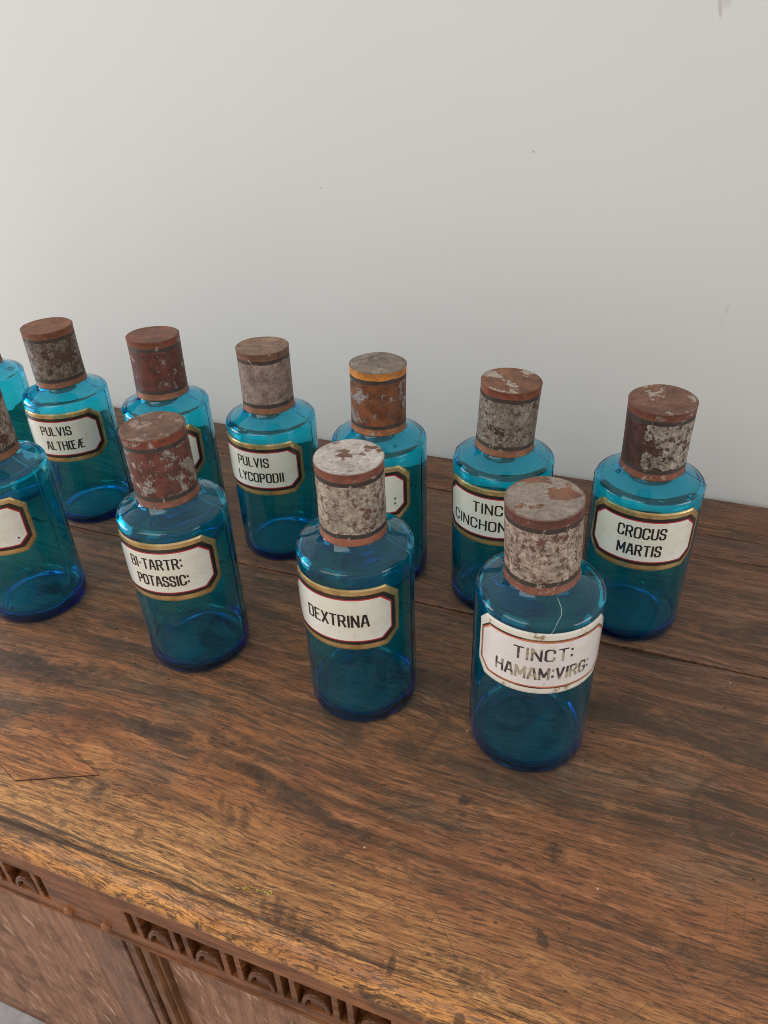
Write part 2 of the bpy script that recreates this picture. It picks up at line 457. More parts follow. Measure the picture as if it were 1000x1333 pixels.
def label_mats(kind):
    out = {}
    t = NT('gold_leaf_' + kind)
    U = t.obj()
    n = t.noise(U, 1.7, 5, 0.6)
    if kind == 'worn':
        c = t.mix(t.step(t.noise(U, 3.2, 6, 0.7), 0.54, 0.64), (0.74, 0.70, 0.60), (0.30, 0.21, 0.12))
        out['border'] = t.bsdf(c, 0.35, 0, None, 0.8)
    else:
        c = t.mix(t.step(n, 0.35, 0.65), (0.52, 0.34, 0.12), (0.78, 0.57, 0.26))
        sp = t.step(t.noise(U, 5, 6, 0.75), 0.54, 0.66)
        c = t.mix(t.math('MULTIPLY', sp, 0.6), c, (0.20, 0.14, 0.07))
        nr = t.bump(t.noise(U, 2.0, 2, 0.5), 0.45, 0.004)
        out['border'] = t.bsdf(c, 0.27, 0.65, nr, 0.6)
    t = NT('black_line_' + kind)
    U = t.obj()
    g = t.step(t.noise(U, 7, 5, 0.7), 0.60, 0.68)
    if kind == 'worn':
        g = t.step(t.noise(U, 2.2, 5, 0.6), 0.44, 0.52)
    out['black'] = t.bsdf(t.mix(g, (0.025, 0.018, 0.014), (0.20, 0.11, 0.05) if kind == 'worn' else (0.09, 0.06, 0.03)), 0.3, 0, None, 0.6)
    t = NT('red_line_' + kind)
    out['red'] = t.bsdf((0.62, 0.20, 0.12) if kind == 'worn' else (0.50, 0.035, 0.055), 0.35, 0, None, 0.6)
    t = NT('cream_field_' + kind)
    U = t.obj()
    a = (0.80, 0.76, 0.73) if kind == 'worn' else (0.80, 0.79, 0.70)
    b = (0.72, 0.66, 0.63) if kind == 'worn' else (0.74, 0.72, 0.58)
    c = t.mix(t.step(t.noise(U, 1.3, 4, 0.6), 0.35, 0.7), a, b)
    c = t.mix(t.math('MULTIPLY', t.step(t.noise(U, 2.2, 6, 0.7), 0.50, 0.70), 0.5), c, (0.66, 0.58, 0.40))
    sp = t.step(t.noise(U, 17, 3, 0.6), 0.64, 0.70)
    c = t.mix(t.math('MULTIPLY', sp, 0.5), c, (0.42, 0.34, 0.24))
    out['white'] = t.bsdf(c, 0.3, 0, None, 0.9, 0.04)
    t = NT('lettering_' + kind)
    U = t.obj()
    if kind == 'worn':
        c = t.mix(t.step(t.noise(U, 3.4, 4, 0.6), 0.49, 0.60), (0.05, 0.042, 0.045), (0.42, 0.36, 0.24))
    else:
        c = t.mix(t.step(t.noise(U, 12, 4, 0.6), 0.55, 0.75), (0.015, 0.013, 0.013), (0.05, 0.035, 0.02))
    out['ink'] = t.bsdf(c, 0.35, 0, None, 0.6)
    return out


# ------------------------------------------------------------------ object helpers
def mesh_obj(name, verts, faces, mat, parent=None, smooth=False, mats=None, fm=None):
    me = bpy.data.meshes.new(name)
    me.from_pydata([tuple(v) for v in verts], [], faces)
    me.materials.append(mat)
    if smooth:
        me.polygons.foreach_set('use_smooth', [True] * len(me.polygons))
    me.update()
    o = bpy.data.objects.new(name, me)
    COL.objects.link(o)
    if parent:
        o.parent = parent
    return o


def sharp(o, deg):
    me = o.data
    bm = bmesh.new()
    bm.from_mesh(me)
    bm.normal_update()
    for e in bm.edges:
        if len(e.link_faces) == 2 and e.calc_face_angle(0) > radians(deg):
            e.smooth = False
    bm.to_mesh(me)
    bm.free()


def boxes_obj(name, boxes, mat, parent, bevel=0.02, off=(0, 0, 0)):
    """boxes in units (x0,x1,y0,y1,z0,z1), z from the chest top; joined into one carved piece"""
    bm = bmesh.new()
    for b in boxes:
        x0, x1, y0, y1, z0, z1 = b
        r = bmesh.ops.create_cube(bm, size=1.0)
        for v in r['verts']:
            v.co = Vector(((x0 + x1) / 2 + v.co.x * (x1 - x0), (y0 + y1) / 2 + v.co.y * (y1 - y0), (z0 + z1) / 2 + v.co.z * (z1 - z0)))
    if bevel:
        bmesh.ops.bevel(bm, geom=list(bm.edges), offset=bevel, segments=2, affect='EDGES', profile=0.6)
    for v in bm.verts:
        v.co = Vector((v.co.x * S - off[0], v.co.y * S - off[1], v.co.z * S + ZT - off[2]))
    me = bpy.data.meshes.new(name)
    bm.to_mesh(me)
    bm.free()
    me.materials.append(mat)
    o = bpy.data.objects.new(name, me)
    COL.objects.link(o)
    o.parent = parent
    return o


def empty(name, loc, label, cat, group=None):
    o = bpy.data.objects.new(name, None)
    o.empty_display_size = 0.05
    o.location = loc
    COL.objects.link(o)
    o['label'] = label
    o['category'] = cat
    if group:
        o['group'] = group
    return o


# ------------------------------------------------------------------ setting: wall and floor
t = NT('painted_plaster')
U = t.obj()
c = t.mix(t.step(t.noise(U, 0.08, 4, 0.5), 0.3, 0.7), (0.655, 0.635, 0.605), (0.675, 0.655, 0.625))
v = t.n('ShaderNodeTexVoronoi', feature='F1')
t.put(v.inputs['Vector'], t.vec('MULTIPLY', U, (1.0, 1.0, 0.55)))
v.inputs['Scale'].default_value = 0.33
vc = t.xyz(v.outputs['Color'])
mk = t.math('MULTIPLY', t.step(v.outputs['Distance'], 0.045, 0.02), t.step(vc[0], 0.80, 0.84))
mk = t.math('MULTIPLY', mk, t.step(t.noise(U, 6, 3, 0.6), 0.42, 0.56))
c = t.mix(t.math('MULTIPLY', mk, 0.5), c, (0.33, 0.29, 0.26))
Xw, Yw_, Zw = t.xyz(U)
wm = spots(t, t.comb(Xw, Zw, 0.0), [(-0.2, 21.55, 0.035, 0.20, 14, 0.40), (-0.12, 21.65, 0.12, 0.12, 0, 0.20), (1.08, 15.80, 0.022, 0.15, -4, 0.22),
                                 (1.04, 15.50, 0.05, 0.18, 0, 0.06), (-3.57, 18.99, 0.035, 0.025, 0, 0.5), (-8.88, 18.05, 0.03, 0.02, 0, 0.5)],
           t.math('MULTIPLY', t.math('SUBTRACT', t.noise(U, 8, 4, 0.6), 0.5), 1.2))
c = t.mix(wm, c, (0.28, 0.22, 0.16))
hb = t.math('ADD', t.math('MULTIPLY', t.noise(U, 9, 3, 0.55), 0.5), t.noise(U, 0.5, 2, 0.5))
M_wall = t.bsdf(c, 0.75, 0, t.bump(hb, 0.3, 0.0008), spec=0.3)
yw = 18.42 * S
nx, nz = 60, 40
vv, ff = [], []
for j in range(nz + 1):
    for i in range(nx + 1):
        x = -2.6 + 5.0 * i / nx
        z = -0.02 + 2.72 * j / nz
        vv.append((x, yw + 0.004 * mnoise.noise((x * 1.3, z * 1.3, 0)), z))
for j in range(nz):
    for i in range(nx):
        a = j * (nx + 1) + i
        ff.append((a, a + 1, a + nx + 2, a + nx + 1))
wall = mesh_obj('wall', vv, ff, M_wall, smooth=True)
sol = wall.modifiers.new('thickness', 'SOLIDIFY')
sol.thickness = 0.1
sol.offset = -1.0
wall['kind'] = 'structure'

t = NT('grey_stone_floor')
U = t.obj()
c = t.mix(t.step(t.noise(U, 1.2, 6, 0.65), 0.3, 0.7), (0.30, 0.28, 0.285), (0.44, 0.42, 0.43))
M_floor = t.bsdf(c, 0.7, 0, t.bump(t.noise(U, 5, 5, 0.6), 0.4, 0.002))
floor_o = mesh_obj('floor', [(-2.6, -2.4, 0), (2.4, -2.4, 0), (2.4, yw, 0), (-2.6, yw, 0)], [(0, 1, 2, 3)], M_floor)
floor_o['kind'] = 'structure'

# ------------------------------------------------------------------ the chest
X0, X1 = -20.5, 9.0
chest = empty('oak_chest', CB, 'old carved oak chest with worn three plank top carrying the blue bottles', 'chest')

front_marks = [
    (-1.89, 7.51, 0.13, 0.10, 10, 0.9), (-1.85, 7.27, 0.09, 0.08, 0, 0.9), (-0.31, 7.09, 0.17, 0.14, -10, 0.85),
    (-0.26, 5.74, 0.15, 0.09, -20, 0.9), (-1.04, 4.90, 0.30, 0.16, 0, 0.75), (1.58, 6.26, 0.10, 0.07, 0, 0.6),
    (-0.12, 7.87, 0.40, 0.16, 10, 0.35), (-10.7, 7.55, 0.9, 0.28, -10, 0.62), (-9.9, 7.9, 0.5, 0.12, 8, 0.55),
    (-6.9, 7.15, 1.3, 0.10, 4, 0.65), (-5.0, 6.75, 1.0, 0.13, -10, 0.6), (-4.1, 6.45, 0.9, 0.10, -6, 0.6),
    (-8.5, 6.9, 1.4, 0.09, 3, 0.6), (-8.20, 5.62, 0.15, 0.09, 0, 0.8), (-7.72, 5.68, 0.12, 0.16, 0, 0.7),
    (-3.9, 4.82, 0.10, 0.22, 25, 0.75), (-3.65, 4.80, 0.09, 0.2, 20, 0.75), (-3.4, 4.78, 0.07, 0.15, 10, 0.7),
    (-4.15, 4.86, 0.06, 0.17, 30, 0.7), (-5.4, 6.0, 0.10, 0.25, 35, 0.6), (-5.15, 6.05, 0.09, 0.22, 35, 0.6),
    (-5.6, 6.1, 0.07, 0.18, 30, 0.6), (-6.6, 5.2, 0.09, 0.08, 0, 0.7), (-7.9, 4.93, 0.08, 0.06, 0, 0.7),
    (-2.1, 4.72, 0.05, 0.14, 10, 0.8), (-1.05, 4.40, 0.06, 0.08, 0, 0.9), (-8.3, 4.5, 0.14, 0.05, 0, 0.8),
    (-2.75, 8.55, 0.06, 0.45, -12, 0.45), (-2.9, 7.0, 0.55, 0.035, 24, 0.6), (0.9, 8.0, 0.3, 0.25, 0, 0.3),
    (-2.2, 10.3, 0.28, 0.22, 0, 0.45), (-0.35, 10.2, 0.25, 0.2, 0, 0.4), (0.6, 9.5, 0.12, 0.1, 0, 0.4),
    (1.9, 8.9, 0.6, 0.14, 20, 0.35), (-6.3, 9.9, 0.5, 0.1, 5, 0.35), (-9.6, 9.4, 0.8, 0.15, 0, 0.35),
    (-3.3, 5.9, 0.8, 0.07, -3, 0.5), (-1.7, 5.9, 1.0, 0.06, -4, 0.45), (0.3, 6.5, 1.1, 0.06, -5, 0.4),
    (-0.9, 9.0, 0.09, 0.09, 0, 0.0),
]
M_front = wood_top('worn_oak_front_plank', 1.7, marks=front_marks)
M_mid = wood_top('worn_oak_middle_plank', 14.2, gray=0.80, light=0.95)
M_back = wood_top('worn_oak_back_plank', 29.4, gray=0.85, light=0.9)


def plank(name, mat, prof, seed, nx=420, nick=False):
    """profile (y,z) from the front underside round the top to the back underside, swept along x"""
    vv, ff = [], []
    n = len(prof)
    for i in range(nx + 1):
        x = X0 + (X1 - X0) * i / nx
        for k, (y, z) in enumerate(prof):
            dy = 0.022 * mnoise.noise((x * 0.5, 1.3 * k * 0.02, seed)) + 0.012 * mnoise.noise((x * 2.1, 0, seed + 4))
            dz = 0.012 * mnoise.noise((x * 0.3, y * 0.6, seed + 9)) if z > -0.3 else 0
            if nick and y < 4.66 and z > -0.6:
                d = mnoise.noise((x * 3.3, y * 3, z * 3 + seed))
                d2 = mnoise.noise((x * 1.2, y, 5 + seed))
                d = max(0, d - 0.25) * 0.07 + max(0, d2 - 0.3) * 0.03
                dy += d
                dz -= d * 0.8
            vv.append((x * S - CB[0], (y + dy) * S - CB[1], (z + dz) * S + ZT))
    for i in range(nx):
        for k in range(n - 1):
            a = i * n + k
            ff.append((a, a + 1, a + n + 1, a + n))
        ff.append((i * n + n - 1, i * n, (i + 1) * n, (i + 1) * n + n - 1))
    ff.append(tuple(range(n - 1, -1, -1)))
    ff.append(tuple(nx * n + k for k in range(n)))
    ff = [f[::-1] for f in ff]
    o = mesh_obj(name, vv, ff, mat, chest, smooth=True)
    sharp(o, 38)
    return o


fp = [(5.6, -0.60), (4.54, -0.60), (4.53, -0.58), (4.52, -0.57), (4.50, -0.56)]
for k in range(9):
    a = radians(-62 + 152 * k / 8)
    fp.append((4.62 - 0.29 * cos(a), -0.29 + 0.29 * sin(a)))
fp = fp[:5] + [p for p in fp[5:]]
fp += [(4.640, 0.0), (4.655, -0.028), (4.690, -0.030), (4.71, 0.0)]
for y in (4.9, 5.2, 5.6, 6.1, 6.7, 7.4, 8.2, 9.0, 9.8, 10.6, 11.3, 11.8):
    fp.append((y, 0.0))
fp += [(11.955, 0.0), (11.985, -0.02), (11.992, -0.06), (11.992, -1.0)]
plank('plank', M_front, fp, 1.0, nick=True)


def flat_prof(y0, y1):
    p = [(y0, -1.0), (y0, -0.06), (y0 + 0.007, -0.02), (y0 + 0.035, 0)]
    k = int((y1 - y0) / 0.8)
    for i in range(1, k):
        p.append((y0 + (y1 - y0) * i / k, 0.0))
    p += [(y1 - 0.035, 0), (y1 - 0.007, -0.02), (y1, -0.06), (y1, -1.0)]
    return p


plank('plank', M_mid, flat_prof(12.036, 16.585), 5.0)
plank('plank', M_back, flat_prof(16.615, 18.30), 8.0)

# split that runs in from the right in the middle plank
M_dark = NT('dirt_in_cracks').bsdf((0.012, 0.008, 0.006), 0.9)
vv, ff = [], []
for i in range(90):
    x = 0.9 + i * 0.09
    y = 15.64 + 0.05 * mnoise.noise((x * 0.8, 0, 3)) + 0.02 * mnoise.noise((x * 4, 0, 1))
    wd = 0.004 + 0.014 * min(1, i / 30) * (0.6 + 0.6 * mnoise.noise((x * 2, 3, 3)))
    for s in (-1, 1):
        vv.append((x * S - CB[0], (y + s * wd) * S - CB[1], ZT + 0.014 * S + 0.00015))
    if i:
        a = 2 * i
        ff.append((a - 2, a - 1, a + 1, a))
ff = [f[::-1] for f in ff]
mesh_obj('split', vv, ff, M_dark, chest)

# let-in kite shaped repair patch
M_patch = wood_top('patch_wood', 57.3, light=(1.04, 0.92, 0.84))
kite = [(-10.8, 5.86), (-9.24, 5.31), (-7.92, 5.90), (-9.20, 6.32)]
cx = sum(p[0] for p in kite) / 4
cyk = sum(p[1] for p in kite) / 4


def kite_obj(name, k, z0, z1, mat):
    pts = [(cx + (x - cx) * k, cyk + (y - cyk) * k) for x, y in kite]
    pin = [(cx + (x - cx) * (k - 0.012), cyk + (y - cyk) * (k - 0.012)) for x, y in kite]
    vs_ = [(x * S - CB[0], y * S - CB[1], ZT + z0 * S) for x, y in pts] + \
          [(x * S - CB[0], y * S - CB[1], ZT + z1 * S) for x, y in pin]
    fs = [(0, 1, 2, 3)[::-1], (4, 5, 6, 7)] + [(i, (i + 1) % 4, 4 + (i + 1) % 4, 4 + i) for i in range(4)]
    return mesh_obj(name, vs_, fs, mat, chest)


kite_obj('patch_seam', 1.0, -0.02, 0.0180, NT('patch_glue_line').bsdf((0.06, 0.032, 0.018), 0.7))
o = kite_obj('repair_patch', 0.992, -0.02, 0.023, M_patch)
o['label'] = 'reddish kite shaped wood patch let into the top'

# yellow paint smears, dried on the top near the front edge
M_yel = NT('yellow_paint').bsdf((0.50, 0.40, 0.08), 0.6)
rnd = random.Random(11)
vv, ff = [], []


def blob(x, y, r, e=1.0, ang=0.0):
    n = 7
    b = len(vv)
    for k in range(n):
        a = 2 * pi * k / n
        rr = r * rnd.uniform(0.6, 1.2)
        px, py = rr * cos(a) * e, rr * sin(a)
        vv.append(((x + px * cos(ang) - py * sin(ang)) * S - CB[0], (y + px * sin(ang) + py * cos(ang)) * S - CB[1], ZT + 0.0165 * S))
    ff.append(tuple(b + k for k in range(n)))


for i in range(34):
    tt = i / 33
    blob(-4.62 + 0.52 * tt + rnd.gauss(0, 0.012), 4.94 + 0.10 * sin(tt * 2.2) + rnd.gauss(0, 0.018), rnd.uniform(0.004, 0.013), 1.9)
for i in range(14):
    blob(-5.55 + rnd.gauss(0, 0.16), 5.75 + rnd.gauss(0, 0.10), rnd.uniform(0.003, 0.008), 1.4)
o = mesh_obj('paint_splash', vv, ff, M_yel, chest)
o['kind'] = 'stuff'
o['label'] = 'yellow paint smear near the front edge'

# plain moulding under the rounded edge
M_edge = wood_carved('brown_edge_moulding', (0.13, 0.044, 0.014), (0.36, 0.132, 0.042), 'X', 0.30, seed=44)
boxes_obj('edge_moulding', [(X0, X1, 4.47, 5.5, -1.08, -0.602)], M_edge, chest, 0.03, CB)
# carved frieze rail
M_frz = wood_carved('carved_dark_oak', (0.11, 0.037, 0.012), (0.34, 0.122, 0.037), 'X', 0.25, seed=3)
M_pan = wood_carved('flecked_oak_panel', (0.24, 0.112, 0.060), (0.42, 0.215, 0.120), 'Z', 0.42, flecks=0.5, seed=12, fleckcol=(0.68, 0.43, 0.30))
M_stl = wood_carved('oak_stile', (0.19, 0.088, 0.05), (0.32, 0.165, 0.098), 'Z', 0.34, flecks=0.18, seed=20)
M_mld = wood_carved('oak_panel_moulding', (0.12, 0.045, 0.018), (0.32, 0.14, 0.058), 'Z', 0.28, seed=31)
YF = 4.80
ZP0, ZP1, ZB = -1.50, -2.70, -2.99
runs = [(-3.02 - 4.04 + 0.0, [])]
slots = [-16.1 + 1.01 * k for k in range(8)]              # left run, up to the plain block
slots_r = [-7.06 + 1.008 * k for k in range(13)]
boxes = [(X0 + 0.4, X1 - 0.4, YF + 0.20, YF + 0.55, ZB + 0.002, -1.081)]
boxes += [(X0 + 0.4, X1 - 0.4, YF, YF + 0.199, ZP0, -1.082), (X0 + 0.4, X1 - 0.4, YF, YF + 0.199, ZB, ZP1)]
luns = []
SW, PW = 0.075, 0.11


def run(sl):
    for k, s in enumerate(sl):
        if k < len(sl) - 1:
            boxes.append((s + SW, s + SW + PW, YF + 0.002, YF + 0.199, ZP1 + 0.0, ZP0 - 0.0))
            boxes.append((sl[k + 1] - SW - PW, sl[k + 1] - SW, YF + 0.002, YF + 0.199, ZP1, ZP0))
            luns.append((s + sl[k + 1]) / 2)


run(slots)
run(slots_r)
boxes.append((X0 + 0.4, slots[0] - SW, YF + 0.001, YF + 0.199, ZP1, ZP0))
boxes.append((slots[-1] + SW, slots_r[0] - SW, YF + 0.001, YF + 0.199, ZP1, ZP0))
boxes.append((slots_r[-1] + SW, X1 - 0.4, YF + 0.001, YF + 0.199, ZP1, ZP0))
boxes_obj('frieze_rail', boxes, M_frz, chest, 0.012, CB)
# narrow bead under the rail
boxes_obj('bead', [(X0 + 0.4, X1 - 0.4, YF - 0.03, YF + 0.3, ZB - 0.075, ZB - 0.002)], M_frz, chest, 0.025, CB)

# lunettes: half-round carved arches
M_lun = wood_carved('carved_arch_polished', (0.060, 0.022, 0.010), (0.20, 0.075, 0.028), 'X', 0.10, seed=5)
prof = [(0.0, -0.035), (0.12, -0.040), (0.145, -0.075), (0.165, -0.075), (0.178, -0.02), (0.192, 0.0), (0.238, 0.0), (0.252, -0.012), (0.258, -0.03), (0.262, -0.20)]
vv, ff = [], []
NA = 18
for i in range(NA + 1):
    a = pi * i / NA
    for r, h in prof:
        vv.append((r * cos(a) * S, -h * S, r * sin(a) * 1.55 * S))
n = len(prof)
for i in range(NA):
    for k in range(n - 1):
        a = i * n + k
        ff.append((a, a + 1, a + n + 1, a + n))
proto = mesh_obj('carved_arch', vv, ff, M_lun, chest, smooth=True)
proto.location = (luns[0] * S - CB[0], (YF + 0.0) * S - CB[1], ZP1 * S + ZT)
lrnd = random.Random(5)
sharp(proto, 50)
for x in luns[1:]:
    o = proto.copy()
    COL.objects.link(o)
    o.parent = chest
    o.location = ((x + lrnd.uniform(-0.015, 0.015)) * S - CB[0], (YF + lrnd.uniform(0, 0.015)) * S - CB[1], ZP1 * S + ZT)
    o.scale = (lrnd.uniform(0.96, 1.05), 1, lrnd.uniform(0.95, 1.06))

# pegs in the plain block
vv, ff = [], []
N = 12
for r, h in ((0.105, 0.0), (0.10, 0.05), (0.07, 0.075), (0.0, 0.08)):
    for k in range(N):
        a = 2 * pi * k / N
        vv.append((r * cos(a) * S, -h * S, r * sin(a) * S))
for j in range(3):
    for k in range(N):
        ff.append((j * N + k, j * N + (k + 1) % N, (j + 1) * N + (k + 1) % N, (j + 1) * N + k))
peg = mesh_obj('peg', vv, ff, M_frz, chest, smooth=True)
peg.location = (-8.57 * S - CB[0], (YF + 0.004) * S - CB[1], -2.80 * S + ZT)
p2 = peg.copy()
COL.objects.link(p2)
p2.parent = chest
p2.location = (-7.73 * S - CB[0], (YF + 0.004) * S - CB[1], -2.80 * S + ZT)

# lower front: stiles, mouldings, panels, bottom rail
ZL = -10.45
YS = 4.90
boxes_obj('panel', [(-18.6, -8.66, YS + 0.06, YS + 0.4, ZL, ZB - 0.076)], M_pan, chest, 0.02, CB)
boxes_obj('stile', [(-8.60, -7.68, YS, YS + 0.4, ZL, ZB - 0.076)], M_stl, chest, 0.02, CB)
for x0, x1, y in ((-8.655, -8.615, YS + 0.02), (-7.672, -7.62, YS + 0.05), (-7.60, -7.42, YS + 0.02), (-7.40, -7.31, YS + 0.10), (-7.295, -7.13, YS + 0.05), (-7.115, -7.03, YS + 0.14)):
    boxes_obj('moulding', [(x0, x1, y, YS + 0.4, ZL, ZB - 0.076)], M_mld, chest, 0.018, CB)
boxes_obj('panel', [(-7.02, 7.2, YS + 0.27, YS + 0.45, ZL, ZB - 0.076)], M_pan, chest, 0.0, CB)
boxes_obj('stile', [(7.22, 8.6, YS, YS + 0.4, ZL, ZB - 0.076)], M_stl, chest, 0.02, CB)
boxes_obj('stile', [(-20.1, -18.62, YS, YS + 0.4, ZL, ZB - 0.076)], M_stl, chest, 0.02, CB)
boxes_obj('bottom_rail', [(-20.1, 8.6, YS + 0.1, YS + 0.44, -10.87, ZL - 0.004)], M_mld, chest, 0.02, CB)
boxes_obj('side_board', [(-20.1, -19.7, YS + 0.46, 18.1, -10.87, -1.09)], M_stl, chest, 0.02, CB)
boxes_obj('side_board', [(8.2, 8.6, YS + 0.46, 18.1, -10.87, -1.09)], M_stl, chest, 0.02, CB)
boxes_obj('back_board', [(-19.68, 8.18, 17.7, 18.1, -10.87, -1.09)], M_stl, chest, 0.0, CB)

# ------------------------------------------------------------------ bottles
GLASS = glass_mat()
HS, HL, RL = 3.666, 1.365, 0.5726          # lid foot height, lid height, lid radius


def bottle_mesh(seed, seam_az, R=1.0, dh=0.0):
    rn = random.Random(seed)
    zs = 3.42 + dh
    outer = [(0.0, 0.045), (0.45, 0.040), (0.80, 0.018), (0.88, 0.0), (0.94, 0.012), (0.978, 0.05), (0.993, 0.11), (1.0, 0.22)]
    for k in range(1, 9):
        outer.append((1.0, 0.22 + (zs - 0.13 - 0.22) * k / 8))
    for k in range(0, 7):
        a = radians(68 * k / 6)
        outer.append((0.905 + 0.095 * cos(a), zs - 0.10 + 0.095 * sin(a)))
    outer += [(0.90, zs + 0.006), (0.84, zs + 0.032), (0.76, zs + 0.070), (0.68, zs + 0.112), (0.62, zs + 0.150), (0.565, zs + 0.20), (0.525, zs + 0.255), (0.50, zs + 0.33),
              (0.478, zs + 1.0), (0.49, zs + 1.06), (0.485, zs + 1.12), (0.455, zs + 1.14)]
    z1 = zs
    inner = [(0.425, zs + 1.12), (0.41, zs + 1.0), (0.430, zs + 0.27), (0.465, zs + 0.17), (0.51, zs + 0.095), (0.56, zs + 0.056), (0.63, zs + 0.024), (0.71, zs - 0.004), (0.79, zs - 0.030), (0.86, zs - 0.052), (0.915, zs - 0.095), (0.940, zs - 0.17)]
    for k in range(1, 9):
        inner.append((0.948, z1 - 0.19 - (z1 - 0.19 - 0.55) * k / 8))
    inner += [(0.942, 0.36), (0.92, 0.24), (0.865, 0.165), (0.74, 0.13), (0.5, 0.14), (0.25, 0.16), (0.0, 0.17)]
    angs = [2 * pi * k / 72 for k in range(72)]
    extra = []
    for s0 in (seam_az, seam_az + 180):
        for d in (-1.6, -0.7, 0, 0.7, 1.6):
            extra.append(radians(s0 + d) % (2 * pi))
    angs = [a for a in angs if all(abs((a - e + pi) % (2 * pi) - pi) > radians(2.2) for e in extra)] + extra
    angs.sort()
    seams = [radians(seam_az) % (2 * pi), radians(seam_az + 180) % (2 * pi)]
    na = len(angs)
    vv, ff = [], []

    def ring(r, z, is_outer, k):
        b = len(vv)
        if r == 0.0:
            vv.append((0, 0, z * S))
            return (b, 1)
        for a in angs:
            rr = r * R
            if is_outer:
                if z > 0.15 and r > 0.5 and any(abs((a - s + pi) % (2 * pi) - pi) < 0.004 for s in seams):
                    rr += 0.011
                rr += 0.006 * mnoise.noise((cos(a) * 1.2, sin(a) * 1.2, z * 1.1 + seed))
                zz = z + (0.010 * mnoise.noise((cos(a) * 1.5, sin(a) * 1.5, seed + 30)) if r > 0.55 and z > 1 else 0)
            else:
                rr += 0.012 * mnoise.noise((cos(a) * 1.3, sin(a) * 1.3, z * 1.3 + seed + 9))
                zz = z + 0.035 * mnoise.noise((cos(a) * r * 2, sin(a) * r * 2, seed + 40)) * (1 if z < 0.5 else 0.4)
            vv.append((rr * cos(a) * S, rr * sin(a) * S, zz * S))
        return (b, na)
    rings = [ring(r, z, True, k) for k, (r, z) in enumerate(outer)] + [ring(r, z, False, k) for k, (r, z) in enumerate(inner)]
    for (b0, n0), (b1, n1) in zip(rings, rings[1:]):
        for k in range(na):
            k2 = (k + 1) % na
            if n0 == 1:
                ff.append((b0, b1 + k2, b1 + k))
            elif n1 == 1:
                ff.append((b0 + k, b0 + k2, b1))
            else:
                ff.append((b0 + k, b0 + k2, b1 + k2, b1 + k))
    return vv, ff


def lathe(prof, n=64, jit=0.0, seed=0):
    vv, ff = [], []
    idx = []
    for r, z in prof:
        if r == 0:
            idx.append((len(vv), 1))
            vv.append((0, 0, z * S))
        else:
            idx.append((len(vv), n))
            for k in range(n):
                a = 2 * pi * k / n
                rr = r + jit * mnoise.noise((cos(a) * 1.1, sin(a) * 1.1, z * 0.9 + seed))
                zz = z + jit * 0.7 * mnoise.noise((cos(a) * 1.3, sin(a) * 1.3, seed + 7))
                vv.append((rr * cos(a) * S, rr * sin(a) * S, zz * S))
    for (b0, n0), (b1, n1) in zip(idx, idx[1:]):
        for k in range(n):
            k2 = (k + 1) % n
            if n0 == 1:
                ff.append((b0, b1 + k2, b1 + k))
            elif n1 == 1:
                ff.append((b0 + k, b0 + k2, b1))
            else:
                ff.append((b0 + k, b0 + k2, b1 + k2, b1 + k))
    return vv, ff


